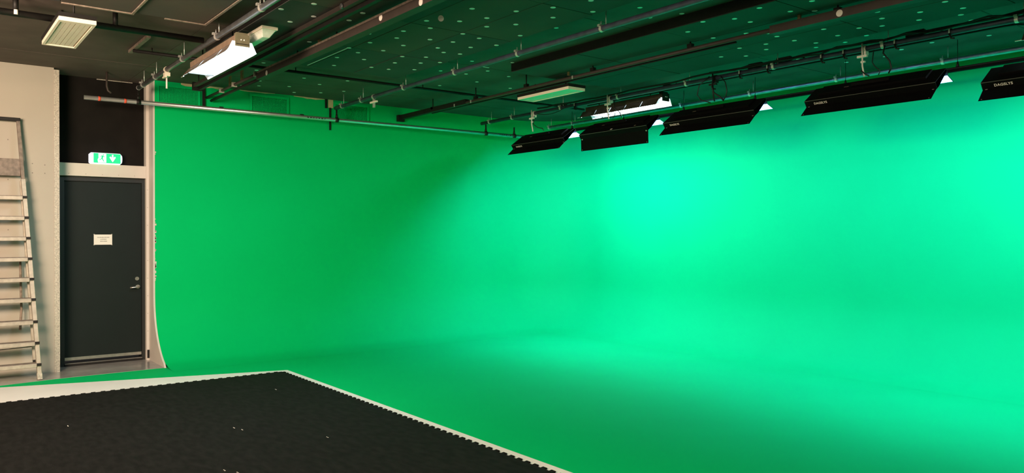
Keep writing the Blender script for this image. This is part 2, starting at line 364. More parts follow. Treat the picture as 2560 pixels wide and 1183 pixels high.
for x in (-3.9, -4.19, -4.48, -4.83, -5.09, -5.38, -5.71, -6.05, -6.34, -6.63):
    for (a, c, d, e, o) in boards:
        if a <= x < c and d <= 4.88 < e:
            MB().disc((x, 4.88, H-0.0003), 0.011, (0, 0, -1), 0.006, 8).build('screw_head', 'black', o); break
# thin white strip and tape on panels and ceiling
for (a, c, d, e, o, z) in p2:
    if a <= -7.0 < c and d <= 3.19 < e: MB().box(-7.55, -6.62, 3.186, 3.194, z-0.004, z-0.0002).build('white_wire', 'disc', o)
for (a, c, d, e, o) in boards:
    if a <= -6.86 < c and d <= 4.9 < e: MB().box(-6.87, -6.855, 4.84, 4.97, H-0.003, H-0.0003).build('tape_strip', 'disc', o)

MB().box(-8.36, -7.60, 1.685, 1.72, H-0.028, H-0.0003).build('pale_batten', 'brownedge', ce)
MB().box(-10.104, -10.098, 1.70, 2.08, H-0.012, H-0.004).build('pale_edge_gap', 'bead', ce)
MB().tube([(-9.62, 1.72, H-0.001), (-9.62, 1.72, H-0.16), (-9.61, 1.73, H-0.21), (-9.60, 1.76, H-0.235)], 0.012, 8).build('loose_strap', 'brown', ce)
for (a, c, d, e, o, z) in p2:
    if a <= -5.2 < c and d <= 3.3 < e: MB().disc((-5.2, 3.30, z-0.024), 0.024, (0.55, -0.7, -0.35), 0.002, 16).build('hanging_marker', 'disc_w', o)
# ================================================================== WALL FITTINGS
# --- the door
dr = thing('door_1', 'dark charcoal single door in a black frame', None, (-10.1, 1.76, 0.0)); dr['kind'] = 'structure'
b = MB(); b.box(-10.16, -10.06, 1.3125, 1.362, 0.004, 2.165); b.box(-10.16, -10.06, 2.172, 2.2055, 0.004, 2.165); b.box(-10.16, -10.06, 1.3625, 2.1715, 2.112, 2.165)
b.build('door_frame', 'frame', dr)
MB().box(-10.15, -10.092, 1.364, 2.170, 0.062, 2.110).build('door_leaf', 'door', dr)
MB().box(-10.0918, -10.082, 1.366, 2.168, 0.066, 0.100).build('kick_strip', 'steel', dr)
MB().box(-10.16, -10.045, 1.363, 2.171, 0.0, 0.030).build('threshold', 'black', dr)
MB().box(-10.11, -10.05, 1.363, 2.171, 0.0302, 0.036).build('threshold_plate', 'steel', dr)
MB().tube([(-10.0918, 2.122, 0.974), (-10.078, 2.122, 0.974)], 0.022, 18).build('lock_cylinder', 'steel', dr)
hd = MB().tube([(-10.0918, 2.130, 0.877), (-10.080, 2.130, 0.877)], 0.024, 18).build('handle_rose', 'steel', dr)
MB().tube([(-10.0798, 2.130, 0.877), (-10.045, 2.130, 0.877), (-10.033, 2.122, 0.876), (-10.030, 2.10, 0.875), (-10.030, 2.035, 0.871)], 0.0095, 12).build('handle_lever', 'steel', hd)
# --- notice on the door
pn = thing('paper_notice', 'small white paper notice taped to the dark door', 'notice', (-10.0915, 1.76, 1.381))
MB().box(-10.0915, -10.0905, 1.664, 1.856, 1.381, 1.499).build('sheet', 'paper', pn)
b = MB()
rnd = random.Random(4)
for (ya, yb, z) in ((1.70, 1.826, 1.466), (1.732, 1.799, 1.444), (1.731, 1.802, 1.421)):
    y = ya
    while y < yb-0.004:
        w = rnd.choice((0.004, 0.006, 0.008)); b.box(-10.0904, -10.0902, y, min(y+w, yb), z-0.004, z+rnd.choice((0.003, 0.005))); y += w+0.0022
b.build('printed_lines', 'ink', pn)
for (y, z) in ((1.668, 1.4995), (1.852, 1.4995), (1.668, 1.3765), (1.852, 1.3765)):
    MB().box(-10.0914, -10.0904, y-0.007, y+0.007, z, z+0.006).build('tape_corner', 'bead', pn)
# --- exit sign standing on the beam
sg = thing('exit_sign', 'lit green exit sign with running figure and down arrow above the door', 'exit sign', (-10.03, 1.78, 2.3105))
prof_s = []
for k in range(13):
    a = -math.pi/2+math.pi*k/12; prof_s.append((-10.06+0.095*max(0, math.cos(a))**0.6, 2.379+0.066*math.sin(a)))
prof_s += [(-10.102, 2.445), (-10.102, 2.313)]
# the rounded body bulges outward at both ends
b = MB(); b.prism(prof_s, 1.632, 1.928, 'y'); b.build('sign_body', 'signwhite', sg)
for (ya, yb, s) in ((1.612, 1.6318, -1), (1.9282, 1.948, 1)):
    c = (-10.07, 2.379); small = [(c[0]+(x-c[0])*0.72, c[1]+(z-c[1])*0.72) for (x, z) in prof_s]
    A = [(x, (yb if s < 0 else ya), z) for (x, z) in prof_s]; B_ = [(x, (ya if s < 0 else yb), z) for (x, z) in small]
    b = MB(); va = [b.bm.verts.new(p) for p in A]; vb = [b.bm.verts.new(p) for p in B_]; n = len(va)
    for i in range(n): b.bm.faces.new((va[i], va[(i+1) % n], vb[(i+1) % n], vb[i]))
    b.bm.faces.new(va); b.bm.faces.new(vb[::-1]); b.build('end_cap', 'signwhite', sg)
XF = -9.962
fc = MB().box(XF, XF+0.004, 1.642, 1.922, 2.322, 2.432).build('green_face', 'signgreen', sg)
def plate(poly, name, m, lift): return MB().prism(poly, XF+0.004+lift, XF+0.0055+lift, 'x').build(name, m, fc)
plate([(1.688, 2.326), (1.772, 2.326), (1.772, 2.428), (1.692, 2.428), (1.694, 2.38), (1.684, 2.36)], 'doorway_symbol', 'signpict', 0.0001)
# running figure in green: head, torso, arms, legs
MB().disc((XF+0.0058, 1.742, 2.417), 0.0065, (1, 0, 0), 0.001, 10).build('figure_head', 'signgreen', fc)
for q in ([(1.722, 2.408), (1.746, 2.408), (1.736, 2.374), (1.722, 2.374)], [(1.704, 2.398), (1.724, 2.407), (1.722, 2.400), (1.706, 2.391)], [(1.744, 2.404), (1.760, 2.394), (1.757, 2.388), (1.742, 2.396)],
          [(1.722, 2.376), (1.736, 2.376), (1.752, 2.338), (1.744, 2.336)], [(1.722, 2.378), (1.728, 2.370), (1.712, 2.354), (1.696, 2.356), (1.696, 2.362), (1.709, 2.362)]):
    plate(q, 'figure_limb', 'signgreen', 0.0018)
plate([(1.832, 2.421), (1.846, 2.421), (1.846, 2.385), (1.862, 2.400), (1.872, 2.390), (1.839, 2.336), (1.806, 2.390), (1.816, 2.400), (1.832, 2.385)], 'arrow_symbol', 'signpict', 0.0001)
# --- three painted ventilation grilles high on the left green wall
def vent(y0, y1, z0, z1, label):
    t = thing('vent_grille', label, 'vent', (XC, (y0+y1)/2, z0), 'green painted grilles high on the left wall')
    x0, x1 = XC+0.001, XC+0.022
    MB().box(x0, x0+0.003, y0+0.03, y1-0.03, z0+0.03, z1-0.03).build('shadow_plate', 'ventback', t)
    b = MB(); b.box(x0, x1, y0, y1, z0, z0+0.03); b.box(x0, x1, y0, y1, z1-0.03, z1); b.box(x0, x1, y0, y0+0.03, z0+0.03, z1-0.03); b.box(x0, x1, y1-0.03, y1, z0+0.03, z1-0.03)
    b.build('border_frame', 'green', t)
    b = MB(); nv, nh = 26, 12
    for k in range(1, nv): y = y0+0.03+(y1-y0-0.06)*k/nv; b.box(x0+0.004, x0+0.014, y-0.003, y+0.003, z0+0.03, z1-0.03)
    for k in range(1, nh): z = z0+0.03+(z1-z0-0.06)*k/nh; b.box(x0+0.006, x0+0.012, y0+0.03, y1-0.03, z-0.003, z+0.003)
    b.build('grid_bars', 'green', t)['kind'] = 'stuff'
vent(2.275, 2.77, 3.035, 3.275, 'green painted vent grille nearest the door, beside the cream edge')
vent(3.37, 3.88, 2.985, 3.275, 'green painted vent grille in the middle of the three on the left wall')
vent(4.50, 5.03, 2.985, 3.285, 'green painted vent grille farthest from the door, behind the blue pipe end')

# ================================================================== LADDER
ld = thing('step_ladder', 'paint-stained aluminium stepladder leaning folded against the cream wall', 'ladder', (-9.36, 0.62, 0.004))
def rail_pt(z, side):            # front frame
    k = z/2.71; return Vector((-9.339-0.316*k, (1.040-0.156*k) if side > 0 else (0.20+0.156*k), z))
for s in (1, -1):
    MB().bar(rail_pt(0.06, s), rail_pt(2.08, s), 0.040, 0.060, (1, 0, 0.12)).build('front_rail', 'alu', ld, bevel=0.003)
    MB().bar(rail_pt(2.08, s), rail_pt(2.69, s), 0.034, 0.036, (1, 0, 0.12)).build('guard_rail', 'alutop', ld, bevel=0.003)
    MB().bar(rail_pt(0.004, s), rail_pt(0.07, s), 0.046, 0.066, (1, 0, 0.12)).build('rubber_foot', 'bead', ld, bevel=0.003)
    a, c = rail_pt(2.06, s)+Vector((-0.055, -0.012*s, 0)), rail_pt(0.19, s)+Vector((-0.135, -0.020*s, 0))
    MB().bar(a, c, 0.030, 0.034, (1, 0, 0.1)).build('rear_rail', 'alu', ld, bevel=0.002)
    MB().bar(c, c+(c-a).normalized()*0.035, 0.03, 0.045, (1, 0, 0.1)).build('rear_foot', 'black', ld)
for z in (1.904, 1.691, 1.478, 1.265, 1.054, 0.843, 0.615, 0.397, 0.176):
    r, l = rail_pt(z, 1), rail_pt(z, -1); x = r.x
    tr_ = MB().box(x-0.060, x+0.050, l.y+0.018, r.y-0.018, z-0.043, z-0.003).build('tread', 'alu', ld, bevel=0.004)
    MB().box(x-0.056, x+0.044, l.y+0.020, r.y-0.020, z-0.0028, z+0.0015).build('ribbed_top', 'alutop', tr_)
    MB().box(x+0.030, x+0.054, r.y-0.0178, r.y+0.022, z-0.026, z-0.002).build('corner_cap', 'black', tr_)
a, c = rail_pt(2.11, 1), rail_pt(2.11, -1); a2 = rail_pt(2.29, 1)
b = MB(); b.obox(((a.x+a2.x)/2-0.005, (a.y+c.y)/2, 2.20), (0, (a.y-c.y)/2-0.02, 0), (-0.0102, 0, 0.09), (0.012, 0, 0.0014)); b.build('folded_platform', 'alutop', ld, bevel=0.003)
t_, u_ = rail_pt(2.705, 1), rail_pt(2.705, -1)
MB().box(t_.x-0.02, t_.x+0.02, u_.y-0.02, t_.y+0.02, 2.688, 2.725).build('top_bar', 'black', ld, bevel=0.004)
MB().tube([(-9.655, 0.90, 1.25), (-9.64, 0.905, 0.88), (-9.60, 0.905, 0.72), (-9.57, 0.89, 0.50)], 0.012, 8).build('webbing_strap', 'brownedge', ld)
MB().tube([(-9.55, 0.24, 0.30), (-9.50, 0.99, 0.33)], 0.006, 6).build('rear_tie_bar', 'alutop', ld)

# ================================================================== FLOOR MAT
def mat_outline():
    pts = []; p = 0.084; d = 0.028
    xl, yb = -8.20, 3.165
    def tooth(L0, L1, fn):
        n = int(round((L1-L0)/p)); q = (L1-L0)/n
        for k in range(n):
            a = L0+q*k
            for (f, o) in ((0, 0), (0.22, 0), (0.15, d), (0.62, d), (0.55, 0)): pts.append(fn(a+q*f, o))
    tooth(-4.3, yb-0.005, lambda t, o: (xl-o, t))
    tooth(xl, 3.3, lambda t, o: (t, yb+o))
    pts.append((3.3, yb)); pts.append((3.3, -4.3))
    return pts
mo = MB(); mo.prism(mat_outline(), 0.0032, 0.014, 'z')
mt = mo.build('rubber_mat', 'mat'); tag(mt, 'large black rubber floor mat with interlocking toothed edge', 'mat')
b = MB()
rnd = random.Random(12)
for (x, y) in ((-6.05, 1.95), (-5.95, 1.98), (-5.0, 1.55), (-4.9, 1.6), (-6.9, 0.95), (-5.6, 0.55), (-5.35, 2.4), (-7.3, 2.75), (-4.6, 1.35)):
    for k in range(2):
        w = rnd.uniform(0.004, 0.012); b.box(x+k*0.02, x+k*0.02+w, y, y+0.006, 0.0141, 0.016)
b.build('paper_crumbs', 'paper', mt)['kind'] = 'stuff'

# ================================================================== PIPES
RODX = [-9.30, -8.75, -7.70, -6.65, -5.60, -4.50, -3.40, -2.35, -1.30, -0.25]
def ring(b, x, y, z, r, w, ri=0.0247, n=14):
    def circ(xx, rr): return [b.bm.verts.new((xx, y+rr*math.cos(2*math.pi*k/n), z+rr*math.sin(2*math.pi*k/n))) for k in range(n)]
    A, B_, C_, D_ = circ(x-w/2, r), circ(x+w/2, r), circ(x+w/2, ri), circ(x-w/2, ri)
    for k in range(n):
        j = (k+1) % n
        for (p, q) in ((A, B_), (B_, C_), (C_, D_), (D_, A)): b.bm.faces.new((p[k], p[j], q[j], q[k]))
def pipe_x(label, y, m, x0, rods, z=3.160, x1=3.4, cap=False):
    t = thing('scaffold_pipe', label, 'pipe', (x0, y, z), 'scaffold pipes hung under the ceiling')
    MB().tube([(x0, y, z), (x1, y, z)], 0.0245, 16).build('tube', m, t)
    if cap: MB().tube([(x0-0.006, y, z), (x0+0.012, y, z)], 0.0262, 16).build('end_cap', 'zinc', t)
    for x in rods:
        top = DZ if any(a <= x < c and d <= y < e for (a, c, d, e, o, zz) in p1+p2+p3) else H
        MB().tube([(x, y, z+0.02), (x, y, top-0.001)], 0.0045, 8).build('hanger_rod', 'zinc', t)
        b = MB(); ring(b, x-0.045, y, z, 0.029, 0.026); b.box(x-0.058, x-0.032, y-0.042, y-0.022, z+0.012, z+0.030); b.tube([(x-0.045, y-0.012, z+0.024), (x-0.045, y-0.012, z+0.058)], 0.004, 6)
        b.build('pipe_clamp', 'zinc', t)
    return t
P1 = pipe_x('grey galvanised pipe nearest the door, above the bright fluorescent bank', 2.035, 'pipe', -9.57, RODX, cap=True)
P3 = pipe_x('dark blue pipe in the middle of the ceiling, between the two dotted rafts', 4.42, 'pipedk', -9.55, RODX)
P6 = pipe_x('dark blue pipe wrapped with cables, carrying the black floodlights', 6.78, 'pipenavy', -9.55, RODX)
P7 = pipe_x('pipe closest to the back green wall, behind the floodlights', 7.94, 'pipeblue', -9.35, RODX, z=3.173)
# aluminium pipe along the left wall under the others
PA = thing('aluminium_pipe', 'long bare aluminium pipe running along the left green wall under the other pipes', 'pipe', (-9.53, 4.45, 3.0))
def ax(y): return -9.60+0.030*(y-1.5)
MB().tube([(ax(1.49), 1.49, 3.0), (ax(7.5), 7.5, 3.0)], 0.0245, 16).build('tube', 'pipeal', PA)
for y in (1.64, 1.90): MB().tube([(ax(y), y-0.012, 3.0), (ax(y), y+0.012, 3.0)], 0.0256, 16).build('red_tape_ring', 'red', PA)
for y in (2.035, 4.42, 6.78, 7.3):
    b = MB(); b.tube([(ax(y), y-0.022, 3.0), (ax(y), y+0.022, 3.0)], 0.031, 14); b.tube([(ax(y), y, 3.02), (ax(y), y, 3.133)], 0.011, 8); b.tube([(ax(y), y, 3.03), (ax(y), y, 3.08)], [0.02, 0.012], 8)
    b.build('drop_clamp', 'black', PA)
for y in (2.95, 3.95): MB().box(ax(y)-0.012, ax(y)+0.012, y-0.022, y+0.022, 3.018, 3.035).build('tape_bump', 'black', PA)
for (ya, n_) in ((4.02, 7), (7.02, 6)):
    b = MB(); rnd = random.Random(int(ya*10))
    for k in range(n_):
        y = ya+k*0.038; h = rnd.uniform(0.010, 0.018)
        b.obox((ax(y)+0.0255, y, 2.998), (0.0008, 0, 0), (0, rnd.uniform(0.003, 0.009), 0), (0, rnd.uniform(-.004, .004), h/2))
    b.build('pen_marks', 'cable', PA)
b = MB().box(XC+0.001, XC+0.02, 4.385, 4.41, 3.19, H); b.box(XC+0.001, XC+0.018, 4.445, 4.465, 2.90, 3.20)
b.build('black_strip', 'black', cyc)

# ================================================================== RAILS AND TRUNKING
# rail pair close to the bright bank
t = thing('lighting_rail', 'black double lighting rail between the bright bank and the brown trunking', 'rail', (-9.2, 2.56, 3.17), 'lighting rails under the ceiling')
for (dy, z, m) in ((0, 3.193, 'brown'), (0.055, 3.165, 'black')):
    MB().box(-9.22, 3.3, 2.535+dy, 2.535+dy+0.034, z-0.018, z+0.018).build('rail_bar', m, t)
MB().box(-9.22, 3.3, 2.5705, 2.5885, 3.185, 3.20).build('rail_lip', 'brownedge', t)
for x in (-9.1, -7.95, -6.9, -5.85, -4.8, -3.7): MB().tube([(x, 2.56, 3.2), (x, 2.56, (DZ if x > -7.6 else H)-0.001)], 0.006, 8).build('rail_hanger', 'black', t)
for x in (-5.35, -7.45): MB().tube([(x, 2.520, 3.192), (x, 2.5345, 3.192)], 0.020, 12).build('rail_stop', 'pipe', t)
MB().box(-9.26, -9.221, 2.53, 2.63, 3.14, 3.235).build('end_block', 'black', t)
# brown trunking
t = thing('cable_trunking', 'brown cable trunking with white round stickers, end resting near the vents', 'trunking', (-9.8, 2.86, 3.13), 'brown cable trunkings')
MB().tube([(-9.78, 2.845, 3.165), (-7.95, 2.845, 3.165)], 0.016, 10).build('feed_tube', 'brown', t)
MB().tube([(-9.74, 2.885, 3.125), (-7.95, 2.885, 3.125)], 0.017, 10).build('feed_tube', 'black', t)
MB().box(-8.02, 3.3, 2.83, 2.91, 3.105, 3.178).build('trunk_box', 'brown', t)
MB().box(-7.98, 3.3, 2.8255, 2.8295, 3.165, 3.182).build('worn_lip', 'brownedge', t)
for x in (-8.05, -8.75, -9.2): MB().box(x-0.012, x+0.012, 2.815, 2.87, 3.14, 3.19).build('tube_clip', 'bead', t)
for x in (-7.0, -6.15, -4.9, -3.6, -2.4): MB().tube([(x, 2.86, 3.175), (x, 2.86, DZ-0.001)], 0.007, 8).build('trunk_hanger', 'black', t)
for x in (-8.55, -6.50, -8.95): MB().box(x-0.02, x+0.02, 2.85, 2.87, 3.178, (H if x < -7.6 else DZ)-0.001).build('brass_bracket', 'brass', t)
for (x, z) in ((-5.31, 3.150), (-4.72, 3.128), (-7.72, 3.125)): MB().disc((x, 2.8298, z), 0.026, (0, -1, 0), 0.002, 16).build('round_sticker', 'disc_w', t)
MB().box(XC+0.001, XC+0.03, 2.795, 2.825, 3.02, H-0.02).build('wall_strap', 'black', t)
# second trunking farther in
t = thing('cable_trunking', 'dark brown trunking with one white round sticker in front of the panel lamp', 'trunking', (-9.8, 5.52, 3.13), 'brown cable trunkings')
MB().tube([(-9.74, 5.52, 3.150), (-3.70, 5.52, 3.150)], 0.020, 12).build('feed_tube', 'brown', t)
MB().tube([(-9.0, 5.57, 3.135), (-4.1, 5.57, 3.135)], 0.010, 10).build('feed_tube', 'black', t)
MB().box(-9.78, -8.1, 5.50, 5.56, 3.135, 3.195).build('sleeve_box', 'black', t)
MB().box(-3.72, 3.3, 5.49, 5.57, 3.115, 3.180).build('trunk_box', 'brown', t)
MB().box(XC+0.001, XC+0.06, 5.47, 5.57, 3.105, 3.195).build('wall_bracket', 'black', t)
for x in (-8.9, -7.9, -6.9, -5.81, -4.55, -3.15, -2.1):
    top = DZ if x > -6.57 else H
    MB().tube([(x, 5.52, 3.165), (x, 5.52, top-0.001)], 0.007, 8).build('trunk_hanger', 'black', t)
    MB().box(x-0.025, x+0.025, 5.50, 5.54, 3.168, 3.20).build('hanger_shoe', 'black', t)
for x in (-6.18, -3.47): MB().box(x-0.012, x+0.012, 5.51, 5.53, 3.18, DZ-0.001).build('brass_bracket', 'brass', t)
for x in (-8.35, -7.98, -6.10): MB().box(x-0.008, x+0.008, 5.496, 5.503, 3.13, 3.165).build('tube_clip', 'zinc', t)
MB().disc((-3.12, 5.4898, 3.148), 0.026, (0, -1, 0), 0.002, 18).build('round_sticker', 'disc_w', t)
# conduits along the left wall direction
t = thing('ceiling_conduit', 'thick black conduit crossing the ceiling above the cream panel lamp', 'conduit', (-6.92, -1.0, 3.16))
MB().tube([(-6.92, -4.4, 3.165), (-6.92, 1.985, 3.165)], 0.026, 12).build('tube', 'black', t)
for y in (-0.6, 0.62, 1.3): 
    MB().tube([(-6.92, y, 3.18), (-6.92, y, H-0.001)], 0.02, 10).build('drop_stem', 'black', t)
MB().tube([(-6.892, 0.62, 3.15), (-6.888, 0.62, 3.185)], 0.014, 10).build('pale_stub', 'disc_w', t)
t = thing('ceiling_conduit', 'thin black conduit running along the ceiling beside the left green wall', 'conduit', (-8.13, 4.5, 3.25))
MB().tube([(-8.13, 1.68, 3.262), (-8.13, 7.55, 3.262)], 0.016, 10).build('tube', 'black', t)
for y in (1.85, 3.3, 4.9, 6.4): MB().tube([(-8.13, y, 3.27), (-8.13, y, H-0.001)], 0.006, 8).build('conduit_clip', 'black', t)
# curtain track in front of the back wall, and the thin track on the ceiling
t = thing('curtain_track', 'black curtain track running behind the floodlights before the back wall', 'track', (-8.9, 7.72, 3.05))
MB().box(-8.95, 3.3, 7.70, 7.738, 3.012, 3.052).build('track_rail', 'housing', t)
MB().box(-8.95, 3.3, 7.692, 7.6995, 3.037, 3.045).build('track_lip', 'black', t)
for x in RODX[1:]:
    b = MB().tube([(x+0.18, 7.72, 3.05), (x+0.18, 7.72, H-0.001)], 0.003, 8); b.tube([(x+0.18, 7.72, 3.052), (x+0.18, 7.72, 3.105)], [0.018, 0.006], 8)
    b.build('track_hanger', 'black', t)
t = thing('ceiling_wire_track', 'thin dark wire track curving at its end along the ceiling by the back wall', 'track', (-7.2, 7.5, 3.3))
MB().tube([(-8.0, 7.5, 3.298), (-5, 7.5, 3.298), (-2.75, 7.5, 3.298), (-2.66, 7.52, 3.298), (-2.62, 7.58, 3.298), (-2.60, 7.75, 3.298)], 0.009, 8).build('tube', 'black', t)

# ================================================================== LAMPS
def panel_lamp(label, x0, x1, y0, y1, z, hang):
    t = thing('panel_lamp', label, 'lamp', ((x0+x1)/2, (y0+y1)/2, z), 'unlit flat panel lamps')
    MB().box(x0-0.004, x1+0.004, y0-0.004, y1+0.004, z+0.030, z+0.062).build('black_housing', 'black', t)
    b = MB(); w = 0.018
    b.box(x0, x1, y0, y0+w, z, z+0.030); b.box(x0, x1, y1-w, y1, z, z+0.030); b.box(x0, x0+w*1.6, y0+w, y1-w, z, z+0.030); b.box(x1-w*3.2, x1, y0+w, y1-w, z, z+0.030)
    b.build('rim', 'lamp', t)
    MB().box(x0+w*1.6, x1-w*3.2, y0+w, y1-w, z+0.020, z+0.029).build('groove_plate', 'lampgap', t)
    ya, yb = y0+w+0.008, y1-w-0.008; n = 6
    for k in range(n):
        c0 = ya+(yb-ya)*k/n; c1 = ya+(yb-ya)*(k+1)/n; g = 0.0022 if k != 2 else 0.004
        MB().box(x0+w*1.6+0.010, x1-w*3.2-0.002, c0+0.0006, c1-g, z+0.006, z+0.0199).build('diffuser_strip', 'lamp', t)
    for x in (x0+0.2*(x1-x0), x0+0.8*(x1-x0)): MB().tube([(x, (y0+y1)/2, z+0.06), (x, (y0+y1)/2, hang)], 0.008, 8).build('lamp_hanger', 'black', t)
    return t
panel_lamp('cream flat panel lamp, switched off, at the far left of the ceiling', -7.38, -6.45, 0.842, 1.085, 3.05, H-0.001)
panel_lamp('flat panel lamp, switched off and tinted green, hanging in the middle of the ceiling', -7.10, -6.22, 5.55, 5.79, 3.05, DZ-0.001)
# prismatic batten half hidden by the bright bank
t = thing('batten_lamp', 'unlit prismatic batten lamp half hidden behind the bright fluorescent bank', 'lamp', (-6.8, 2.29, 3.10))
MB().box(-7.42, -6.17, 2.225, 2.355, 3.155, 3.178).build('base_tray', 'lamp', t)
b = MB(); x0, x1, ya, yb = -7.40, -6.19, 2.232, 2.348
lo = [(x0+0.06, ya+0.028, 3.105), (x1-0.07, ya+0.028, 3.105), (x1-0.07, yb-0.028, 3.105), (x0+0.06, yb-0.028, 3.105)]; hi = [(x0, ya, 3.1549), (x1, ya, 3.1549), (x1, yb, 3.1549), (x0, yb, 3.1549)]
va = [b.bm.verts.new(p) for p in lo]; vb = [b.bm.verts.new(p) for p in hi]
b.bm.faces.new(va); b.bm.faces.new(vb[::-1])
for i in range(4): b.bm.faces.new((va[i], vb[i], vb[(i+1) % 4], va[(i+1) % 4]))
b.build('prismatic_cover', 'prism', t, bevel=0.004)
for x in (-7.2, -6.4): MB().tube([(x, 2.29, 3.178), (x, 2.29, DZ-0.001)], 0.008, 8).build('lamp_hanger', 'black', t)

# lit fluorescent banks
def bank(label, x0, x1, yc, z, shell='bankside', cap='bankcap'):
    t = thing('fluorescent_bank', label, 'lamp', ((x0+x1)/2, yc, z), 'lit fluorescent banks pointing down')
    hw = 0.058; wing = 0.120; zt = z+0.135
    MB().box(x0+0.05, x1-0.012, yc-hw, yc+hw, z+0.066, zt).build('ballast_housing', shell, t, bevel=0.003)
    ec = MB().box(x1-0.0118, x1, yc-hw, yc+hw, z+0.045, zt+0.004).build('end_cap', cap, t)
    b = MB()
    for k in range(5): b.box(x1-0.02-0.012*k, x1-0.013-0.012*k, yc-hw*0.8, yc+hw*0.8, zt+0.0002, zt+0.022)
    b.build('cooling_fins', cap, t)
    for dy in (-0.012, 0.012): MB().disc((x1+0.0002, yc+dy, z+0.096), 0.006, (1, 0, 0), 0.003, 12).build('socket', 'reflect', ec)
    MB().box(x1, x1+0.004, yc-hw*0.9, yc+hw*0.9, z+0.06, z+0.064).build('cap_seam', 'black', ec)
    for s in (-1, 1):
        # outer shell in lapped segments, inner reflector
        n = 5; L = x1-0.05-x0
        for k in range(n):
            a = x0+L*k/n; c = x0+L*(k+1)/n-0.004; lift = 0.0016*(k % 2)
            b = MB()
            yo1, yo2 = yc+s*(hw+lift+0.001), yc+s*(wing+lift+0.001)
            b.bm.faces.new([b.bm.verts.new(p) for p in ((a, yo1, z+0.082), (c, yo1, z+0.082), (c, yo2, z), (a, yo2, z))])
            bmesh.ops.solidify(b.bm, geom=list(b.bm.faces), thickness=0.002)
            b.build('shell_segment', shell, t)
        b = MB(); yi1, yi2 = yc+s*(hw-0.001), yc+s*(wing-0.003)
        b.bm.faces.new([b.bm.verts.new(p) for p in ((x0+0.004, yi1, z+0.080), (x1-0.013, yi1, z+0.080), (x1-0.013, yi2, z+0.001), (x0+0.004, yi2, z+0.001))])
        bmesh.ops.solidify(b.bm, geom=list(b.bm.faces), thickness=0.0015)
        b.build('reflector_wing', 'reflect', t)
    MB().prism([(yc-wing+0.002, z+0.001), (yc+wing-0.002, z+0.001), (yc+hw+0.022, z+0.084), (yc-hw-0.022, z+0.084)], x1-0.0128, x1-0.0120).build('glowing_end', 'endglow', t)
    MB().box(x0+0.052, x1-0.014, yc-hw+0.002, yc+hw-0.002, z+0.060, z+0.0655).build('reflector_top', 'reflect', t)
    for dy in (-0.062, -0.021, 0.021, 0.062): MB().tube([(x0+0.10, yc+dy, z+0.034), (x1-0.08, yc+dy, z+0.034)], 0.0125, 10).build('tube', 'tube', t)
    MB().box(x0+0.19, x0+0.20, yc-wing+0.004, yc+wing-0.004, z+0.002, z+0.012).build('cross_brace', 'black', t)
    MB().tube([(x0-0.05, yc-wing+0.01, z+0.004), (x0+0.03, yc-wing+0.01, z+0.004)], 0.005, 6).build('end_spring', 'zinc', t)
    for x in (x0+0.25, x1-0.25): MB().tube([(x, yc, zt), (x, yc, max(zt+0.01, DZ-0.001 if x > -7.6 else H-0.001))], 0.006, 6).build('bank_hanger', 'black', t)
    area_light('bank_light', ((x0+x1)/2, yc, z+0.012), (0, 0, -1), x1-x0-0.05, 0.218, BANK_W, (0.80, 1.0, 1.10), None, (1, 0, 0))
    return t
bank('bright lit fluorescent bank with tan shell under the grey pipe by the door', -7.66, -6.32, 2.12, 2.975)
bank('lit fluorescent bank above the second floodlight from the left', -7.68, -6.28, 7.17, 3.05, 'brownshell', 'black')
bank('lit fluorescent bank at the right edge of the picture', -2.46, -1.06, 7.17, 3.05, 'brownshell', 'black')

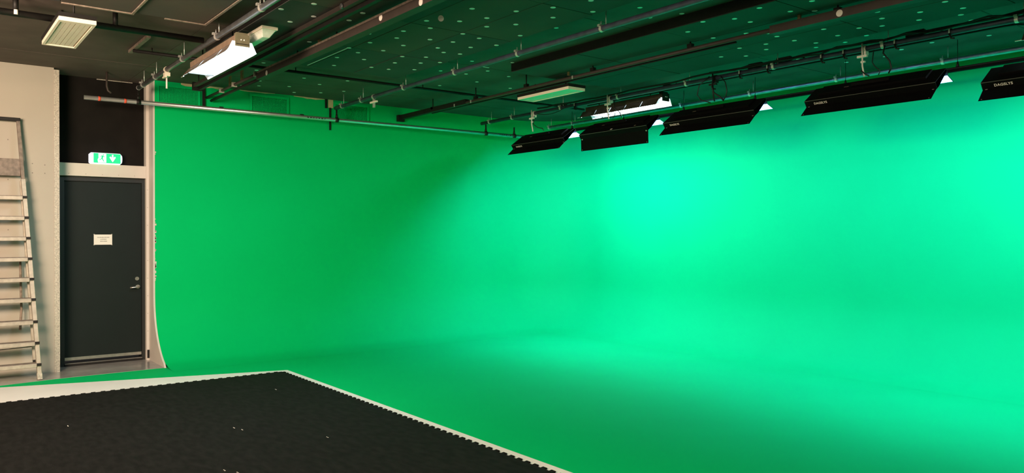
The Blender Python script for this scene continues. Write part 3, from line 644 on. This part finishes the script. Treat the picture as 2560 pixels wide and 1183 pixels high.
# ------------------------------------------------------------------ cyclorama floodlights
N_ = Vector((0, 0.573, -0.820)); T_ = Vector((0, -0.820, -0.573)); XD = Vector((1, 0, 0))   # aim, down-along-back, long axis
def flood(label, x0, x1, flap_dir, flap_len, text=True, sticker=False, dzy=(0, 0), power=1.0, aim_x=0.0):
    BU = Vector((0, 6.800+dzy[0], 2.875+dzy[1])); BLo = Vector((0, 6.600+dzy[0], 2.735+dzy[1]))
    wid = (BU-BLo).length; dep = 0.062
    t = thing('floodlight', label, 'floodlight', ((x0+x1)/2, 6.72+dzy[0], 2.60+dzy[1]), 'black floodlights lighting the green wall')
    xm = (x0+x1)/2; hl = (x1-x0)/2; cB = (BU+BLo)/2
    P = lambda x, w, d: Vector((x, 0, 0)) + cB + T_*w + N_*d        # w along back (down positive), d along aim
    MB().obox(P(xm, 0, 0.002), XD*hl, T_*wid/2, N_*0.002).build('back_plate', 'housing', t)
    MB().obox(P(xm, -wid*0.12, -0.010), XD*(hl-0.10), T_*wid*0.30, N_*0.0118).build('ballast_cover', 'housing', t, bevel=0.003)
    lo = MB().obox(P(xm, wid/2-0.002, dep/2+0.002), XD*hl, T_*0.002, N_*(dep/2-0.002)).build('lower_side', 'housing', t)
    MB().obox(P(xm, wid/2+0.0006, 0.002), XD*hl, T_*0.0012, N_*0.0022).build('worn_edge', 'edge', lo)
    MB().obox(P(xm, -wid/2+0.002, dep/2+0.002), XD*hl, T_*0.002, N_*(dep/2-0.002)).build('upper_side', 'housing', t)
    for s in (-1, 1):
        ep = MB(); x = xm+s*(hl-0.002)
        ex = 0.05 if s < 0 else 0.0
        q = [P(x, wid/2-0.004, 0.004), P(x, wid/2-0.004, dep), P(x, wid*0.30, dep+ex), P(x, -wid*0.30, dep*(0.6 if s > 0 else 1)+ex), P(x, -wid/2+0.004, dep*(0.4 if s > 0 else 1)), P(x, -wid/2+0.004, 0.004)]
        ep.bm.faces.new([ep.bm.verts.new(p) for p in q]); bmesh.ops.solidify(ep.bm, geom=list(ep.bm.faces), thickness=0.002)
        ep.build('end_plate', 'housing' if s < 0 else 'endplate', t)
    MB().obox(P(xm, 0, 0.0055), XD*(hl-0.006), T_*(wid/2-0.006), N_*0.001).build('reflector', 'reflect', t)
    for k in range(4): 
        w = wid*(-0.33+0.22*k); MB().tube([P(x0+0.03, w, 0.034), P(x1-0.03, w, 0.034)], 0.0125, 10).build('tube', 'floodtube', t)
    # barn doors: lower one as the photograph shows it, upper one opened toward the wall
    fd = Vector((0, flap_dir[0], flap_dir[1])).normalized(); hp = P(xm, wid/2-0.0015, dep-0.001)
    nrm = XD.cross(fd).normalized()
    bd = MB().obox(hp+fd*flap_len/2, XD*(hl-0.004), fd*flap_len/2, nrm*0.0012).build('lower_barn_door', 'housing', t)
    for s in (-1, 1):
        MB().obox(P(xm+s*(hl-0.03), wid/2+0.004, dep+0.004), XD*0.008, T_*0.003, N_*0.007).build('hinge', 'zinc', bd)
        MB().disc(hp+fd*(flap_len-0.014)+XD*s*(hl-0.025)-nrm*0.0015, 0.004, -nrm, 0.001, 8).build('rivet', 'zinc', bd)
    ud = Vector((0, 0.93, -0.36)).normalized(); hu = P(xm, -wid/2-0.001, dep+0.004); nu = XD.cross(ud).normalized()
    ubd = MB().obox(hu+ud*0.055, XD*(hl-0.004), ud*0.055, nu*0.0012).build('upper_barn_door', 'housing', t)
    s_ = -1 if nu.z > 0 else 1
    MB().obox(hu+ud*0.055+nu*s_*0.0018, XD*(hl-0.008), ud*0.053, nu*0.0005).build('white_lining', 'reflect', ubd)
    if text:
        text_mesh('brand_lettering', 'DAGSLYS', 0.0295, 'print', lo, P(x0+0.088, wid/2+0.0013, dep*0.5+0.014), XD, -N_, bold=0.0006, spacing=1.08)
    text_mesh('cover_lettering', 'Evora4', 0.034, 'printdim', t, P(xm+0.02, -wid*0.03, -0.0222), XD, -T_, shear=0.3)
    text_mesh('cover_lettering', 'DMX', 0.020, 'printdim', t, P(xm-0.25, -wid*0.03, -0.0222), XD, -T_, bold=0.0006)
    if sticker:
        MB().obox(P(xm-0.02, wid*0.36, -0.0006), XD*0.016, T_*0.010, N_*0.0005).build('white_sticker', 'print', t)
        MB().disc(P(xm+0.36, wid*0.34, -0.0004), 0.013, -N_, 0.0006, 14).build('round_sticker', 'bankcap', t)
    # yoke and pale telescopic hanger up to the pipe
    yk = MB(); a = P(xm, 0, -0.024)
    yk.box(xm-0.17, xm+0.17, a.y-0.012, a.y+0.012, a.z+0.0, a.z+0.026)
    yk.build('yoke_bar', 'housing', t)
    area_light('flood_light', P(xm, 0, 0.050), (aim_x, 0.66, -0.75), 2*hl-0.06, wid-0.05, CYC_W*power, COOL, None, (1, 0, 0), 180)
    return t, P
fl = []
fl.append(flood('black floodlight farthest left, nearest the corner of the green walls', -8.59, -7.50, (-0.70, -0.62), 0.135, power=2.6))
fl.append(flood('black floodlight second from left, its barn door hanging straight down, without lettering', -7.205, -6.075, (0.03, -1.0), 0.15, text=False, sticker=True, power=0.55))
fl.append(flood('black floodlight third from left, with small white lettering and looped cables above', -5.84, -4.66, (-0.70, -0.66), 0.135, dzy=(0.01, -0.005), power=0.9))
fl.append(flood('black floodlight fourth from left, largest complete one with white lettering', -4.10, -2.925, (-0.70, -0.66), 0.135, power=1.2))
fl.append(flood('black floodlight cut off by the right edge of the picture', -2.585, -1.41, (-0.66, -0.72), 0.135, dzy=(0.0, -0.06), power=2.0))

# hangers from the pipe to each floodlight
def hanger(x, pale, label, zlow):
    t = thing('floodlight_hanger', label, 'hanger', (x, 6.78, 2.90), 'telescopic hangers carrying the floodlights')
    m = 'disc_w' if pale else 'black'
    b = MB(); ring(b, x, 6.78, 3.160, 0.032, 0.034); b.box(x-0.02, x+0.02, 6.755, 6.805, 3.105, 3.135); b.build('hook_clamp', m, t)
    MB().tube([(x, 6.73, 3.20), (x, 6.735, 3.0), (x+0.012, 6.745, zlow)], 0.0075, 8).build('stem', m, t)
    MB().box(x-0.045, x+0.045, 6.722, 6.748, 3.075, 3.095).build('cross_lever', m, t)
    MB().box(x-0.018, x+0.018, 6.735, 6.760, 3.03, 3.045).build('lock_knob', m, t)
    return t
hanger(-8.30, True, 'pale hanger above the farthest left floodlight', 2.905)
hanger(-6.83, True, 'pale hanger above the floodlight second from left', 2.905)
hanger(-5.25, False, 'black hanger with looped cables above the third floodlight', 2.905)
hanger(-3.61, True, 'pale hanger above the fourth floodlight', 2.905)
hanger(-2.05, False, 'black hanger above the floodlight at the right edge', 2.85)

# ------------------------------------------------------------------ cables
def sag(a, c, dip, n=9):
    a, c = Vector(a), Vector(c); return [a.lerp(c, k/n)-Vector((0, 0, dip*4*(k/n)*(1-k/n))) for k in range(n+1)]
def cable(label, pts, r=0.0055):
    o = MB().tube(pts, r, 7).build('power_cable', 'cable'); return tag(o, label, 'cable', 'black power cables on the floodlight pipe')
rnd = random.Random(21)
pts = []
x = -8.2
while x < 2.5:
    pts.append((x, 6.765+rnd.uniform(-.012, .012), 3.1965+rnd.uniform(0, .022))); x += 0.19
cable('black cable bundle lying along the top of the floodlight pipe', pts, 0.011)
pts = []; x = -5.3
while x < 2.5:
    pts.append((x, 6.742+rnd.uniform(-.006, .010), 3.188+rnd.uniform(-.004, .034))); x += 0.16
cable('second black cable rising and dipping along the floodlight pipe, right half', pts, 0.008)
cable('cable sagging from the pipe left of the second floodlight', sag((-8.2, 6.75, 3.14), (-7.62, 6.75, 3.155), 0.045), 0.005)
cable('cable dropping from the pale hanger to the farthest left floodlight', [(-8.28, 6.76, 3.12), (-8.26, 6.73, 3.0), (-8.17, 6.74, 2.945), (-8.09, 6.745, 2.93), (-8.05, 6.74, 2.895)])
cable('cable loop hanging above the second floodlight', [(-6.75, 6.77, 3.12), (-6.70, 6.73, 3.02), (-6.62, 6.73, 2.96), (-6.59, 6.735, 2.90)])
cable('cable zigzag beside the pale hanger of the second floodlight', [(-6.84, 6.73, 2.99), (-6.80, 6.73, 2.955), (-6.74, 6.73, 2.985), (-6.70, 6.735, 2.95), (-6.74, 6.735, 2.905)], 0.004)
cable('left cable loop over the third floodlight', [(-5.30, 6.74, 3.18), (-5.42, 6.72, 3.10), (-5.44, 6.71, 3.0), (-5.40, 6.72, 2.94), (-5.28, 6.74, 2.895)])
cable('right cable loop over the third floodlight', [(-5.16, 6.75, 3.16), (-5.08, 6.72, 3.08), (-5.06, 6.72, 2.99), (-5.08, 6.73, 2.94), (-5.13, 6.745, 2.895)])
cable('thick cable running down the black hanger to the third floodlight', [(-5.24, 6.73, 3.16), (-5.25, 6.715, 3.06), (-5.22, 6.715, 2.99), (-5.15, 6.725, 2.94), (-5.12, 6.745, 2.90)], 0.008)
cable('cable dropping in a wide curve right of the pale hanger to the fourth floodlight', [(-3.42, 6.76, 3.15), (-3.42, 6.73, 3.08), (-3.36, 6.725, 3.0), (-3.35, 6.735, 2.94), (-3.38, 6.745, 2.90)], 0.007)
cable('cable loop beside the foot of the fourth floodlight hanger', [(-3.62, 6.73, 2.96), (-3.58, 6.735, 2.92), (-3.55, 6.74, 2.902)], 0.006)
cable('thin straight cable beside the pale hanger of the fourth floodlight', [(-3.52, 6.76, 3.13), (-3.525, 6.745, 3.02), (-3.50, 6.74, 2.98), (-3.45, 6.742, 2.93), (-3.47, 6.745, 2.90)], 0.0045)
# plug boxes and bare clips on the cable pipe
def plug(x, label, big=False):
    s = 1.6 if big else 1.0
    t = thing('cable_plug', label, 'plug', (x, 6.76, 3.19), 'plugs and clips along the floodlight pipe')
    MB().box(x-0.05*s, x+0.05*s, 6.792, 6.832, 3.1865, 3.1865+0.034*s).build('plug_body', 'cable', t, bevel=0.006)
    MB().tube([(x+0.05*s, 6.812, 3.20), (x+0.10*s, 6.812, 3.215), (x+0.14*s, 6.812, 3.195)], 0.007, 7).build('plug_tail', 'cable', t)
for x, l, bg in ((-7.72, 'small black plug on the floodlight pipe above the first floodlight gap', False), (-5.95, 'black plug on the pipe right above the lit bank', False), (-4.78, 'black plug with bent tail left of the cable cluster on the pipe', True), (-4.45, 'black plug in the cable cluster in the middle of the pipe', True), (-3.18, 'black plug box on the pipe above the right end of the fourth floodlight', True)):
    plug(x, l, bg)
def loose_clamp(x, z, label):
    t = thing('pipe_clip', label, 'clamp', (x, 6.78, z), 'plugs and clips along the floodlight pipe')
    b = MB(); ring(b, x, 6.78, 3.160, 0.030, 0.016); b.build('clip_band', 'black', t)
    b = MB(); b.tube([(x, 6.75, 3.14), (x+0.02, 6.74, 3.10), (x+0.045, 6.74, 3.095)], 0.008, 7); b.build('clip_hook', 'black', t)
    MB().box(x-0.006, x+0.006, 6.744, 6.749, 3.148, 3.182).build('clip_screw', 'zinc', t)
for x, l in ((-7.45, 'empty black pipe clip left of the lit bank over the floodlights'), (-4.93, 'empty black pipe clip right of the looped cables'), (-4.60, 'double hook clip just before the cable cluster'), (-4.02, 'black pipe clip above the left end of the fourth floodlight'), (-3.80, 'black pipe clip with hanging tab above the fourth floodlight'), (-3.33, 'small pipe clip right of the fourth floodlight hanger'), (-2.88, 'pipe clip on the right part of the floodlight pipe')):
    loose_clamp(x, 3.12, l)
# spare clamps hanging from other pipes
t = thing('spare_clamp', 'spare pale clamp with long pin hanging from the grey pipe by the door', 'clamp', (-8.34, 2.035, 2.97))
b = MB(); ring(b, -8.34, 2.035, 3.16, 0.030, 0.03); b.box(-8.375, -8.305, 2.01, 2.06, 3.09, 3.128); b.build('clamp_body', 'lamp', t)
MB().tube([(-8.34, 2.035, 3.09), (-8.34, 2.035, 2.97)], 0.009, 8).build('pin', 'disc_w', t)
MB().box(-8.39, -8.29, 2.005, 2.025, 3.075, 3.09).build('wing_nut', 'lamp', t)
t = thing('spare_clamp', 'spare clamp with cross bar hanging from the dark blue pipe', 'clamp', (-8.47, 4.42, 3.08))
b = MB(); ring(b, -8.47, 4.42, 3.16, 0.030, 0.03); b.box(-8.485, -8.455, 4.41, 4.43, 3.03, 3.135); b.build('clamp_body', 'zinc', t)
MB().box(-8.55, -8.39, 4.405, 4.43, 3.085, 3.105).build('cross_bar', 'lamp', t)
